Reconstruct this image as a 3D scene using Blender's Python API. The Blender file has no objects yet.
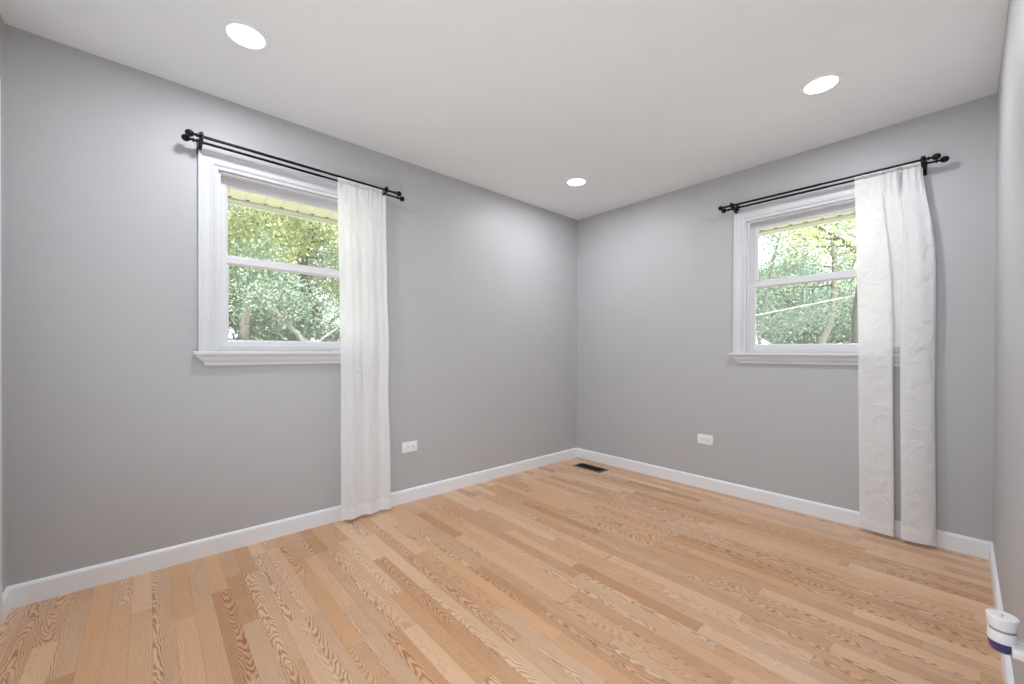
import bpy, bmesh, math, random
import numpy as np
from mathutils import Vector, Matrix
SC = bpy.context.scene
COL = SC.collection
PI = math.pi

# ------------------------------------------------------------------ room measures (metres)
CAMH = 1.085
L, R, S, B, H = 2.669, 3.292, -0.108, -0.445, 2.44      # wall planes: y=L, x=R, y=S, x=B, ceiling
TH = 0.16                                               # wall thickness

# ------------------------------------------------------------------ camera
FPX, YAW, PITCH, ROLL, SY = 404.89, 0.8400, -0.0054, 0.0033, 11.69
cd = bpy.data.cameras.new('camera'); cam = bpy.data.objects.new('camera', cd); COL.objects.link(cam)
SC.camera = cam
cd.sensor_width = 36.0; cd.lens = FPX / 1024 * 36; cd.clip_start = 0.02; cd.clip_end = 300
cd.shift_y = SY / 1024
fw = Vector((math.cos(YAW) * math.cos(PITCH), math.sin(YAW) * math.cos(PITCH), math.sin(PITCH)))
rt = Vector((math.sin(YAW), -math.cos(YAW), 0)); up = rt.cross(fw)
r2 = rt * math.cos(ROLL) + up * math.sin(ROLL); u2 = up * math.cos(ROLL) - rt * math.sin(ROLL)
cam.matrix_world = Matrix(((r2.x, u2.x, -fw.x, 0), (r2.y, u2.y, -fw.y, 0), (r2.z, u2.z, -fw.z, CAMH), (0, 0, 0, 1)))

# ------------------------------------------------------------------ world, sun, exposure
w = bpy.data.worlds.new('sky'); SC.world = w; w.use_nodes = True
wn = w.node_tree.nodes; wl = w.node_tree.links
bg = wn['Background']
tcw = wn.new('ShaderNodeTexCoord'); sx = wn.new('ShaderNodeSeparateXYZ'); wl.new(tcw.outputs['Generated'], sx.inputs[0])
rp = wn.new('ShaderNodeValToRGB'); wl.new(sx.outputs[2], rp.inputs[0])
rp.color_ramp.elements[0].position = 0.0; rp.color_ramp.elements[0].color = (0.90, 0.92, 1.0, 1)
rp.color_ramp.elements[1].position = 0.8; rp.color_ramp.elements[1].color = (0.50, 0.64, 0.95, 1)
wl.new(rp.outputs[0], bg.inputs[0]); bg.inputs[1].default_value = 3.3
sd = bpy.data.lights.new('sun', 'SUN'); sun = bpy.data.objects.new('sun', sd); COL.objects.link(sun)
sd.energy = 25.0; sd.angle = math.radians(1.0); sd.color = (1.0, 0.94, 0.82)
sun.rotation_euler = Vector((0.45, 0.62, -0.80)).to_track_quat('-Z', 'Y').to_euler()
sun.location = (-8, -10, 14)
LAMP_W = 10.4
# added fill flash beside the camera, aimed up to brighten the white ceiling
fl = bpy.data.lights.new('added_bounce_flash', 'SPOT'); flo = bpy.data.objects.new('added_bounce_flash', fl); COL.objects.link(flo)
fl.energy = 106; fl.spot_size = math.radians(140); fl.spot_blend = 1.0; fl.shadow_soft_size = 0.28; fl.color = (0.84, 0.925, 1.0)
flo.location = (-0.05, 0.30, 0.34)
flo.rotation_euler = (Vector((2.7, 2.2, 2.44)) - flo.location).to_track_quat('-Z', 'Y').to_euler()
SC.view_settings.view_transform = 'Standard'
SC.view_settings.look = 'None'
SC.view_settings.gamma = 1.0
SC.view_settings.use_curve_mapping = False
SC.view_settings.exposure = 0.0
SC.cycles.max_bounces = 12; SC.cycles.diffuse_bounces = 8; SC.cycles.transparent_max_bounces = 24
SC.cycles.sample_clamp_indirect = 6.0

# ------------------------------------------------------------------ materials
def new_mat(name):
    m = bpy.data.materials.new(name); m.use_nodes = True
    nt = m.node_tree; return m, nt, nt.nodes, nt.links, nt.nodes['Principled BSDF']

def plain(name, col, rough=0.5, spec=0.5, metal=0.0, bump=0.0, bscale=200.0, coat=0.0):
    m, nt, N, K, P = new_mat(name)
    tc = N.new('ShaderNodeTexCoord')
    nz = N.new('ShaderNodeTexNoise'); nz.inputs['Scale'].default_value = 6.0; nz.inputs['Detail'].default_value = 4
    K.new(tc.outputs['Object'], nz.inputs['Vector'])
    mx = N.new('ShaderNodeMix'); mx.data_type = 'RGBA'
    mx.inputs[6].default_value = (col[0] * .975, col[1] * .975, col[2] * .975, 1)
    mx.inputs[7].default_value = (min(1, col[0] * 1.02), min(1, col[1] * 1.02), min(1, col[2] * 1.02), 1)
    K.new(nz.outputs[0], mx.inputs[0]); K.new(mx.outputs[2], P.inputs['Base Color'])
    P.inputs['Roughness'].default_value = rough; P.inputs['Metallic'].default_value = metal
    P.inputs['Specular IOR Level'].default_value = spec
    if coat: P.inputs['Coat Weight'].default_value = coat
    if bump:
        n2 = N.new('ShaderNodeTexNoise'); n2.inputs['Scale'].default_value = bscale; n2.inputs['Detail'].default_value = 3
        K.new(tc.outputs['Object'], n2.inputs['Vector'])
        b = N.new('ShaderNodeBump'); b.inputs['Strength'].default_value = bump; b.inputs['Distance'].default_value = 0.002
        K.new(n2.outputs[0], b.inputs['Height']); K.new(b.outputs[0], P.inputs['Normal'])
    return m

M_WALL = plain('grey_wall_paint', (0.455, 0.457, 0.472), 0.50, 0.5, bump=0.08, bscale=90)
M_CEIL = plain('white_ceiling_paint', (0.835, 0.85, 0.865), 0.8, 0.3, bump=0.05, bscale=120)
M_CASE = plain('white_trim_dimmed', (0.64, 0.655, 0.68), 0.35, 0.5)  # trim paint, colour darkened to offset the strong lamplight on the casings
M_TRIM = plain('white_trim_enamel', (0.80, 0.82, 0.86), 0.32, 0.5)
M_VINYL = plain('white_vinyl', (0.68, 0.675, 0.70), 0.35, 0.5)
M_BLACK = plain('black_metal', (0.005, 0.005, 0.006), 0.38, 0.25)
M_PLATE = plain('white_plastic', (0.82, 0.82, 0.83), 0.3, 0.5)
M_DARK = plain('dark_slot', (0.03, 0.03, 0.03), 0.6)
M_VENT = plain('brown_register_metal', (0.17, 0.11, 0.08), 0.45, 0.5, metal=0.3)
M_VENTD = plain('register_dark', (0.010, 0.008, 0.007), 0.6)
M_CHROME = plain('brushed_metal', (0.6, 0.6, 0.6), 0.3, 0.5, metal=1.0)
M_SOFF = plain('cream_soffit_vinyl', (0.86, 0.82, 0.64), 0.5)
M_FASC = plain('pale_fascia', (0.52, 0.53, 0.45), 0.5)
M_LIP = plain('white_drip_edge', (0.85, 0.84, 0.78), 0.5)
M_BARK = plain('grey_bark', (0.065, 0.062, 0.055), 0.9, 0.2, bump=0.6, bscale=30)
M_BARKP = plain('pale_bark', (0.19, 0.185, 0.17), 0.9, 0.2, bump=0.5, bscale=30)
M_LAWN = plain('lawn_grass', (0.34, 0.33, 0.22), 0.95, 0.1, bump=0.5, bscale=60)
M_BRICK = plain('house_siding_outside', (0.6, 0.58, 0.52), 0.8)
M_SHING = plain('roof_shingles', (0.16, 0.15, 0.15), 0.9)
M_BLUE = plain('blue_grey_siding', (0.20, 0.26, 0.34), 0.7)
M_WROOF = plain('white_metal_roof', (0.85, 0.85, 0.88), 0.5)
M_NAVY = plain('navy_translucent_plastic', (0.035, 0.035, 0.16), 0.12, 0.6, coat=0.5)
M_GRAYB = plain('grey_band_plastic', (0.30, 0.31, 0.33), 0.4)
M_CABLE = plain('pale_cable_jacket', (0.75, 0.78, 0.78), 0.5)

def glass_mat():
    m, nt, N, K, P = new_mat('window_glass'); N.remove(P)
    t = N.new('ShaderNodeBsdfTransparent'); t.inputs[0].default_value = (0.97, 0.985, 0.975, 1)
    g = N.new('ShaderNodeBsdfGlossy'); g.inputs['Roughness'].default_value = 0.01
    fr = N.new('ShaderNodeFresnel'); fr.inputs[0].default_value = 1.35
    mx = N.new('ShaderNodeMixShader'); K.new(fr.outputs[0], mx.inputs[0]); K.new(t.outputs[0], mx.inputs[1]); K.new(g.outputs[0], mx.inputs[2])
    # faint white veil mixed into the pane, standing in for daylight glare
    df = N.new('ShaderNodeBsdfTranslucent'); df.inputs[0].default_value = (0.9, 0.93, 0.92, 1)
    m3 = N.new('ShaderNodeMixShader'); m3.inputs[0].default_value = 0.065; K.new(mx.outputs[0], m3.inputs[1]); K.new(df.outputs[0], m3.inputs[2])
    K.new(m3.outputs[0], N['Material Output'].inputs[0]); return m
M_GLASS = glass_mat()

def cloth_mat(name, open_=0.08):
    m, nt, N, K, P = new_mat(name); N.remove(P)
    tc = N.new('ShaderNodeTexCoord')
    uvx = N.new('ShaderNodeMapping'); K.new(tc.outputs['UV'], uvx.inputs[0])
    w1 = N.new('ShaderNodeTexNoise'); w1.inputs['Scale'].default_value = 1.0; w1.inputs['Detail'].default_value = 4
    mp1 = N.new('ShaderNodeMapping'); mp1.inputs['Scale'].default_value = (18, 500, 1); K.new(tc.outputs['UV'], mp1.inputs[0]); K.new(mp1.outputs[0], w1.inputs[0])
    w2 = N.new('ShaderNodeTexNoise'); w2.inputs['Scale'].default_value = 1.0; w2.inputs['Detail'].default_value = 4
    mp2 = N.new('ShaderNodeMapping'); mp2.inputs['Scale'].default_value = (500, 18, 1); K.new(tc.outputs['UV'], mp2.inputs[0]); K.new(mp2.outputs[0], w2.inputs[0])
    wr = N.new('ShaderNodeTexNoise'); wr.inputs['Scale'].default_value = 9.0; wr.inputs['Detail'].default_value = 5; wr.inputs['Distortion'].default_value = 0.8
    mp3 = N.new('ShaderNodeMapping'); mp3.inputs['Scale'].default_value = (1.2, 1, 1); mp3.inputs['Rotation'].default_value = (0, 0, 0.6); K.new(tc.outputs['UV'], mp3.inputs[0]); K.new(mp3.outputs[0], wr.inputs[0])
    a = N.new('ShaderNodeMath'); a.operation = 'ADD'; K.new(w1.outputs[0], a.inputs[0]); K.new(w2.outputs[0], a.inputs[1])
    c = N.new('ShaderNodeMix'); c.data_type = 'RGBA'; c.inputs[6].default_value = (0.86, 0.86, 0.87, 1); c.inputs[7].default_value = (0.93, 0.93, 0.935, 1)
    h = N.new('ShaderNodeMath'); h.operation = 'MULTIPLY'; h.inputs[1].default_value = 0.5; K.new(a.outputs[0], h.inputs[0]); K.new(h.outputs[0], c.inputs[0])
    b1 = N.new('ShaderNodeBump'); b1.inputs['Strength'].default_value = 0.25; b1.inputs['Distance'].default_value = 0.001; K.new(a.outputs[0], b1.inputs['Height'])
    b2 = N.new('ShaderNodeBump'); b2.inputs['Strength'].default_value = 0.8; b2.inputs['Distance'].default_value = 0.02
    K.new(wr.outputs[0], b2.inputs['Height']); K.new(b1.outputs[0], b2.inputs['Normal'])
    d = N.new('ShaderNodeBsdfDiffuse'); t = N.new('ShaderNodeBsdfTranslucent'); tr = N.new('ShaderNodeBsdfTransparent')
    K.new(c.outputs[2], d.inputs[0]); K.new(c.outputs[2], t.inputs[0]); K.new(b2.outputs[0], d.inputs['Normal']); K.new(b2.outputs[0], t.inputs['Normal'])
    m1 = N.new('ShaderNodeMixShader'); m1.inputs[0].default_value = 0.27; K.new(d.outputs[0], m1.inputs[1]); K.new(t.outputs[0], m1.inputs[2])
    m2 = N.new('ShaderNodeMixShader'); m2.inputs[0].default_value = open_; K.new(m1.outputs[0], m2.inputs[1]); K.new(tr.outputs[0], m2.inputs[2])
    K.new(m2.outputs[0], N['Material Output'].inputs[0]); return m
M_CLOTH = cloth_mat('white_linen_sheer', 0.07)
M_HEM = cloth_mat('white_linen_hem', 0.0)

def leaf_mat(name, cols):
    m, nt, N, K, P = new_mat(name); N.remove(P)
    ge = N.new('ShaderNodeNewGeometry'); rp = N.new('ShaderNodeValToRGB'); K.new(ge.outputs['Random Per Island'], rp.inputs[0])
    els = rp.color_ramp.elements
    while len(els) < len(cols): els.new(0.5)
    for i, c in enumerate(cols): els[i].position = i / (len(cols) - 1); els[i].color = (*c, 1)
    d = N.new('ShaderNodeBsdfDiffuse'); t = N.new('ShaderNodeBsdfTranslucent'); mx = N.new('ShaderNodeMixShader'); mx.inputs[0].default_value = 0.4
    K.new(rp.outputs[0], d.inputs[0]); K.new(rp.outputs[0], t.inputs[0]); K.new(d.outputs[0], mx.inputs[1]); K.new(t.outputs[0], mx.inputs[2])
    K.new(mx.outputs[0], N['Material Output'].inputs[0]); return m
M_LEAFY = leaf_mat('yellow_green_leaves', [(0.46, 0.50, 0.22), (0.36, 0.45, 0.20), (0.62, 0.60, 0.30), (0.38, 0.47, 0.27), (0.68, 0.64, 0.36)])
M_LEAFG = leaf_mat('green_leaves', [(0.13, 0.20, 0.13), (0.20, 0.28, 0.17), (0.32, 0.38, 0.22), (0.15, 0.23, 0.16), (0.42, 0.47, 0.28)])
M_LEAFB = leaf_mat('blue_green_leaves', [(0.10, 0.17, 0.14), (0.16, 0.24, 0.19), (0.26, 0.33, 0.25), (0.12, 0.20, 0.17), (0.38, 0.44, 0.30)])

def emit_mat(name, col, s):
    m, nt, N, K, P = new_mat(name)
    P.inputs['Base Color'].default_value = (*col, 1); P.inputs['Emission Color'].default_value = (*col, 1); P.inputs['Emission Strength'].default_value = s
    return m
M_LENS = emit_mat('lit_diffuser', (1.0, 0.99, 0.97), 4.0)

def floor_mat():
    m, nt, N, K, P = new_mat('red_oak_strip_floor')
    def math_(op, a=None, b=None, c=None):
        n = N.new('ShaderNodeMath'); n.operation = op
        for i, v in enumerate((a, b, c)):
            if v is None: continue
            if isinstance(v, (int, float)): n.inputs[i].default_value = v
            else: K.new(v, n.inputs[i])
        return n.outputs[0]
    def comb(x, y, z=0.0):
        n = N.new('ShaderNodeCombineXYZ')
        for i, v in enumerate((x, y, z)):
            if isinstance(v, (int, float)): n.inputs[i].default_value = v
            else: K.new(v, n.inputs[i])
        return n.outputs[0]
    def noise(vec, scale=1.0, det=2.0, rough=0.5, dist=0.0):
        n = N.new('ShaderNodeTexNoise'); K.new(vec, n.inputs['Vector']); n.inputs['Scale'].default_value = scale
        n.inputs['Detail'].default_value = det; n.inputs['Roughness'].default_value = rough; n.inputs['Distortion'].default_value = dist; return n.outputs[0]
    def ramp(v, stops):
        n = N.new('ShaderNodeValToRGB'); K.new(v, n.inputs[0]); e = n.color_ramp.elements
        while len(e) < len(stops): e.new(0.5)
        for i, (p, c) in enumerate(stops): e[i].position = p; e[i].color = (*c, 1) if len(c) == 3 else c
        return n.outputs[0]
    def mix(f, a, b, mode='MIX'):
        n = N.new('ShaderNodeMix'); n.data_type = 'RGBA'; n.blend_type = mode
        for i, v in ((0, f), (6, a), (7, b)):
            if isinstance(v, (int, float)): n.inputs[i].default_value = v
            elif isinstance(v, tuple): n.inputs[i].default_value = (*v, 1)
            else: K.new(v, n.inputs[i])
        return n.outputs[2]
    tc = N.new('ShaderNodeTexCoord'); sp = N.new('ShaderNodeSeparateXYZ'); K.new(tc.outputs['Object'], sp.inputs[0])
    X, Y = sp.outputs[0], sp.outputs[1]
    W = 0.0655
    xs = math_('DIVIDE', math_('SUBTRACT', X, 0.009), W)
    row = math_('FLOOR', xs); u = math_('SUBTRACT', math_('SUBTRACT', xs, row), 0.5)       # -0.5..0.5 across strip
    wn_ = N.new('ShaderNodeTexWhiteNoise'); wn_.noise_dimensions = '1D'; K.new(row, wn_.inputs['W'])
    yo = math_('ADD', math_('DIVIDE', Y, 0.66), math_('MULTIPLY', wn_.outputs[0], 57.3))
    vv = N.new('ShaderNodeTexVoronoi'); vv.voronoi_dimensions = '1D'; vv.feature = 'F1'; vv.inputs['Scale'].default_value = 1.0; vv.inputs['Randomness'].default_value = 0.75
    K.new(yo, vv.inputs['W'])
    ve = N.new('ShaderNodeTexVoronoi'); ve.voronoi_dimensions = '1D'; ve.feature = 'DISTANCE_TO_EDGE'; ve.inputs['Scale'].default_value = 1.0; ve.inputs['Randomness'].default_value = 0.75
    K.new(yo, ve.inputs['W'])
    # one random triple per board (from the cell's own position and the strip number)
    idv = N.new('ShaderNodeTexWhiteNoise'); idv.noise_dimensions = '3D'; K.new(comb(row, vv.outputs['W'], 3.7), idv.inputs['Vector'])
    sc_ = N.new('ShaderNodeSeparateColor'); K.new(idv.outputs['Color'], sc_.inputs[0]); r1, r2_, r3 = sc_.outputs
    idw = N.new('ShaderNodeTexWhiteNoise'); idw.noise_dimensions = '3D'; K.new(comb(vv.outputs['W'], row, 9.1), idw.inputs['Vector'])
    sd_ = N.new('ShaderNodeSeparateColor'); K.new(idw.outputs['Color'], sd_.inputs[0]); q1, q2, q3 = sd_.outputs
    # figure: nested arches  A*(u-off)^2 + B*y, bent by noise
    off = math_('MULTIPLY', math_('SUBTRACT', r1, 0.5), 1.7)
    uu = math_('SUBTRACT', u, off)
    sgn = math_('SIGN', math_('SUBTRACT', r2_, 0.5))
    seed = math_('MULTIPLY', r3, 40.0)
    n_lo = noise(comb(math_('MULTIPLY', xs, 1.2), math_('MULTIPLY', Y, 5.0), seed), 1.0, 2.0)
    n_hi = noise(comb(math_('MULTIPLY', xs, 4.5), math_('MULTIPLY', Y, 26.0), seed), 1.0, 2.0)
    fld = math_('MULTIPLY', math_('MULTIPLY', uu, uu), math_('ADD', 7.0, math_('MULTIPLY', q1, 9.0)))
    fld = math_('ADD', fld, math_('MULTIPLY', math_('MULTIPLY', Y, sgn), math_('ADD', 7.0, math_('MULTIPLY', q2, 20.0))))
    fld = math_('ADD', fld, math_('MULTIPLY', n_lo, 5.5))
    fld = math_('ADD', fld, math_('MULTIPLY', n_hi, 1.25))
    fld = math_('ADD', fld, seed)
    fr = math_('FRACT', fld)
    band = ramp(fr, [(0.0, (0, 0, 0)), (0.34, (0.10,) * 3), (0.52, (0.9,) * 3), (0.68, (1, 1, 1)), (0.85, (0.35,) * 3), (1.0, (0, 0, 0))])
    # pores and fibre streaks
    fib = noise(comb(math_('MULTIPLY', X, 420.0), math_('MULTIPLY', Y, 14.0), seed), 1.0, 3.0, 0.6)
    fib2 = noise(comb(math_('MULTIPLY', X, 110.0), math_('MULTIPLY', Y, 3.0), seed), 1.0, 2.0, 0.6)
    pore = ramp(noise(comb(math_('MULTIPLY', X, 700.0), math_('MULTIPLY', Y, 55.0), seed), 1.0, 1.0), [(0.58, (0, 0, 0)), (0.72, (1, 1, 1))])
    # board tone
    base = ramp(q3, [(0.0, FL[0]), (0.25, FL[1]), (0.5, FL[2]), (0.75, FL[3]), (1.0, FL[4])])
    fig_amt = ramp(q1, [(0.0, (0.08,) * 3), (0.28, (0.22,) * 3), (0.5, (0.8,) * 3), (1.0, (1, 1, 1))])
    amt = math_('MULTIPLY', math_('MULTIPLY', band, fig_amt), math_('ADD', 0.50, math_('MULTIPLY', noise(comb(math_('MULTIPLY', xs, 2.0), math_('MULTIPLY', Y, 9.0), seed), 1.0, 2.0), 0.8)))
    amt = math_('MULTIPLY', amt, FIG)
    col = mix(amt, base, mix(1.0, base, (0.40, 0.255, 0.15), 'MULTIPLY'))
    col = mix(math_('MULTIPLY', math_('SUBTRACT', fib, 0.5), 0.9), col, (0.30, 0.16, 0.08))
    col = mix(math_('MULTIPLY', math_('SUBTRACT', fib2, 0.45), 0.5), col, (0.36, 0.20, 0.10))
    col = mix(math_('MULTIPLY', pore, 0.16), col, (0.22, 0.11, 0.05))
    # board edges: hair-line joints
    ex = math_('SUBTRACT', 0.5, math_('ABSOLUTE', u))
    gx = ramp(ex, [(0.0, (1, 1, 1)), (0.018, (0.6,) * 3), (0.03, (0, 0, 0))])
    gy = ramp(ve.outputs['Distance'], [(0.0, (1, 1, 1)), (0.0025, (0.6,) * 3), (0.004, (0, 0, 0))])
    gap = math_('MAXIMUM', gx, gy)
    col = mix(math_('MULTIPLY', gap, 0.24), col, (0.16, 0.08, 0.04))
    K.new(col, P.inputs['Base Color'])
    rg = math_('ADD', 0.25, math_('MULTIPLY', fib, 0.10)); K.new(rg, P.inputs['Roughness'])
    P.inputs['Specular IOR Level'].default_value = 0.8
    bp = N.new('ShaderNodeBump'); bp.inputs['Strength'].default_value = 0.12; bp.inputs['Distance'].default_value = 0.0008
    K.new(math_('SUBTRACT', math_('MULTIPLY', fib, 0.4), gap), bp.inputs['Height']); K.new(bp.outputs[0], P.inputs['Normal'])
    return m
FL = [(0.68, 0.392, 0.216), (0.73, 0.460, 0.282), (0.76, 0.515, 0.335), (0.71, 0.415, 0.220), (0.62, 0.338, 0.168)]
FIG = 1.0
M_FLOOR = floor_mat()

# ------------------------------------------------------------------ mesh helpers
def finish(bm, name, mat, parent=None, smooth=False, mats=None):
    me = bpy.data.meshes.new(name)
    bmesh.ops.recalc_face_normals(bm, faces=bm.faces[:])
    bm.to_mesh(me); bm.free()
    for mm in (mats or [mat]): me.materials.append(mm)
    if smooth:
        for p_ in me.polygons: p_.use_smooth = True
    o = bpy.data.objects.new(name, me); COL.objects.link(o)
    if parent is not None: o.parent = parent
    return o

def auto_smooth(o, ang=35):
    me = o.data
    for p_ in me.polygons: p_.use_smooth = True
    me.set_sharp_from_angle(angle=math.radians(ang))
    return o

def box(bm, x0, x1, y0, y1, z0, z1, bev=0.0, seg=2):
    x0, x1 = min(x0, x1), max(x0, x1); y0, y1 = min(y0, y1), max(y0, y1); z0, z1 = min(z0, z1), max(z0, z1)
    vs = [bm.verts.new((x, y, z)) for z in (z0, z1) for y in (y0, y1) for x in (x0, x1)]
    fs = [bm.faces.new([vs[i] for i in q]) for q in ((0, 2, 3, 1), (4, 5, 7, 6), (0, 1, 5, 4), (2, 6, 7, 3), (0, 4, 6, 2), (1, 3, 7, 5))]
    if bev:
        es = set(e for f in fs for e in f.edges)
        bmesh.ops.bevel(bm, geom=list(es), offset=bev, segments=seg, profile=0.5, affect='EDGES')
    return vs

def tube(bm, pts, rad, n=12, cap=True):
    pts = [Vector(p_) for p_ in pts]
    if not hasattr(rad, '__len__'): rad = [rad] * len(pts)
    rings = []; ref = None
    for i, p_ in enumerate(pts):
        d = (pts[min(i + 1, len(pts) - 1)] - pts[max(i - 1, 0)]).normalized()
        if ref is None: ref = Vector((0, 0, 1)) if abs(d.z) < 0.9 else Vector((1, 0, 0))
        a = d.cross(ref).normalized(); b = a.cross(d).normalized(); ref = b
        rings.append([bm.verts.new(p_ + (a * math.cos(t) + b * math.sin(t)) * rad[i]) for t in [2 * PI * k / n for k in range(n)]])
    for r0, r1 in zip(rings, rings[1:]):
        for k in range(n): bm.faces.new((r0[k], r0[(k + 1) % n], r1[(k + 1) % n], r1[k]))
    if cap:
        bm.faces.new(rings[0][::-1]); bm.faces.new(rings[-1])

def lathe(bm, prof, origin, axis, n=24):
    """prof: list of (radius, height along axis)."""
    ax = Vector(axis).normalized(); ref = Vector((0, 0, 1)) if abs(ax.z) < 0.9 else Vector((1, 0, 0))
    a = ax.cross(ref).normalized(); b = ax.cross(a).normalized(); o = Vector(origin)
    rings = []
    for r, h in prof:
        if r < 1e-6: rings.append([bm.verts.new(o + ax * h)])
        else: rings.append([bm.verts.new(o + ax * h + (a * math.cos(t) + b * math.sin(t)) * r) for t in [2 * PI * k / n for k in range(n)]])
    for r0, r1 in zip(rings, rings[1:]):
        for k in range(n):
            k2 = (k + 1) % n
            if len(r0) == 1 and len(r1) == 1: continue
            if len(r0) == 1: bm.faces.new((r0[0], r1[k2], r1[k]))
            elif len(r1) == 1: bm.faces.new((r0[k], r0[k2], r1[0]))
            else: bm.faces.new((r0[k], r0[k2], r1[k2], r1[k]))

def frame_loop(bm, a0, a1, z0, z1, prof):
    """closed mitred frame; prof = closed polygon of (inset, b)."""
    rings = []
    for (w_, b) in prof:
        rings.append([bm.verts.new(p_) for p_ in ((a0 + w_, b, z0 + w_), (a1 - w_, b, z0 + w_), (a1 - w_, b, z1 - w_), (a0 + w_, b, z1 - w_))])
    n = len(rings)
    for i in range(n):
        r0, r1 = rings[i], rings[(i + 1) % n]
        for k in range(4): bm.faces.new((r0[k], r0[(k + 1) % 4], r1[(k + 1) % 4], r1[k]))

def empty(name, loc=(0, 0, 0), rz=0.0):
    o = bpy.data.objects.new(name, None); COL.objects.link(o); o.location = loc; o.rotation_euler = (0, 0, rz)
    o.empty_display_size = 0.1; return o

def tag(o, label=None, cat=None, group=None, kind=None):
    if label: o['label'] = label
    if cat: o['category'] = cat
    if group: o['group'] = group
    if kind: o['kind'] = kind
    return o

def struct(o, label=None):
    o['kind'] = 'structure'
    if label: o['label'] = label
    return o

# ------------------------------------------------------------------ window measures in the wall's own frame
# local frame of a wall: a = to the right seen from inside, b = into the wall, z = up
WW = 0.985                          # casing outer width
OA0, OA1, OZ0, OZ1 = 0.080, WW - 0.080, 1.070, 2.055   # opening
XL = 0.190                          # left-wall window: casing edge at x = XL
YR = 1.160                          # far-wall window: casing edge at y = YR

# ------------------------------------------------------------------ room shell
def wall_y(name, y0, y1, x0, x1, hole=None):
    bm = bmesh.new()
    if hole:
        h0, h1 = hole
        box(bm, x0, h0, y0, y1, 0, H); box(bm, h1, x1, y0, y1, 0, H)
        box(bm, h0, h1, y0, y1, 0, OZ0); box(bm, h0, h1, y0, y1, OZ1, H)
    else: box(bm, x0, x1, y0, y1, 0, H)
    return struct(finish(bm, name, M_WALL))
def wall_x(name, x0, x1, y0, y1, hole=None):
    bm = bmesh.new()
    if hole:
        h0, h1 = hole
        box(bm, x0, x1, y0, h0, 0, H); box(bm, x0, x1, h1, y1, 0, H)
        box(bm, x0, x1, h0, h1, 0, OZ0); box(bm, x0, x1, h0, h1, OZ1, H)
    else: box(bm, x0, x1, y0, y1, 0, H)
    return struct(finish(bm, name, M_WALL))
wall_y('wall_left', L, L + TH, B - TH, R + TH, (XL + OA0, XL + OA1))
wall_x('wall_back', R, R + TH, S - TH, L, (YR - OA1, YR - OA0))
wall_y('wall_right', S - TH, S, B - TH, R)
wall_x('wall_front', B - TH, B, S, L)
bm = bmesh.new(); box(bm, B - TH, R + TH, S - TH, L + TH, -0.12, 0.0); struct(finish(bm, 'floor', M_FLOOR))
bm = bmesh.new(); box(bm, B - TH, R + TH, S - TH, L + TH, H, H + 0.12); struct(finish(bm, 'ceiling', M_CEIL))

def baseboard(name, p0, p1, nrm):
    """moulding from p0 to p1 on the floor, nrm = direction into the room"""
    prof = [(0, 0), (0.014, 0), (0.014, 0.081), (0.011, 0.088), (0.006, 0.092), (0, 0.094)]
    bm = bmesh.new(); p0 = Vector((*p0, 0)); p1 = Vector((*p1, 0)); nv = Vector((*nrm, 0)); dv = (p1 - p0).normalized()
    rings = []
    for p_, s in ((p0, 1), (p1, -1)):
        rings.append([bm.verts.new(p_ + nv * t + dv * (s * t) + Vector((0, 0, z))) for t, z in prof])
    for k in range(len(prof)): bm.faces.new((rings[0][k], rings[0][(k + 1) % len(prof)], rings[1][(k + 1) % len(prof)], rings[1][k]))
    bm.faces.new(rings[0]); bm.faces.new(rings[1])
    return struct(finish(bm, name, M_TRIM))
baseboard('baseboard_left', (B, L), (R, L), (0, -1))
baseboard('baseboard_back', (R, S), (R, L), (-1, 0))
baseboard('baseboard_right', (B, S), (R, S), (0, 1))
DC0, DC1 = 2.500, 1.610             # door casing, outer edges along y on the wall behind the camera
baseboard('baseboard_front', (B, DC0 + 0.001), (B, L), (1, 0))
baseboard('baseboard_front', (B, S), (B, DC1 - 0.001), (1, 0))

# door on the wall at the photographer's side: only its casing edge shows at the photo's left border
dr = struct(empty('door_1', (B, DC1, 0)))
bm = bmesh.new()
wd = DC0 - DC1
for (y0, y1, z0, z1) in ((0, 0.07, 0, 2.135), (wd - 0.07, wd, 0, 2.135), (0.07, wd - 0.07, 2.065, 2.135)):
    box(bm, 0, 0.018, y0, y1, z0, z1, 0.003)
auto_smooth(finish(bm, 'casing', M_TRIM, dr))
bm = bmesh.new(); box(bm, 0.0005, 0.008, 0.072, wd - 0.072, 0.004, 2.063)
for y0, y1 in ((0.17, 0.40), (0.49, 0.72)):
    for z0, z1 in ((0.2, 0.75), (0.9, 1.9)):
        frame = 0.02
        for q in ((y0, y1, z0, z0 + frame), (y0, y1, z1 - frame, z1), (y0, y0 + frame, z0 + frame, z1 - frame), (y1 - frame, y1, z0 + frame, z1 - frame)):
            box(bm, 0.008, 0.013, q[0], q[1], q[2], q[3], 0.002)
finish(bm, 'door_panel', M_TRIM, dr)
bm = bmesh.new(); lathe(bm, [(0, 0), (0.03, 0), (0.03, 0.006), (0.011, 0.01), (0.011, 0.035), (0.024, 0.042), (0.029, 0.055), (0.024, 0.068), (0, 0.072)], (0.008, 0.14, 0.95), (1, 0, 0))
auto_smooth(finish(bm, 'door_knob', M_CHROME, dr))

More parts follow.
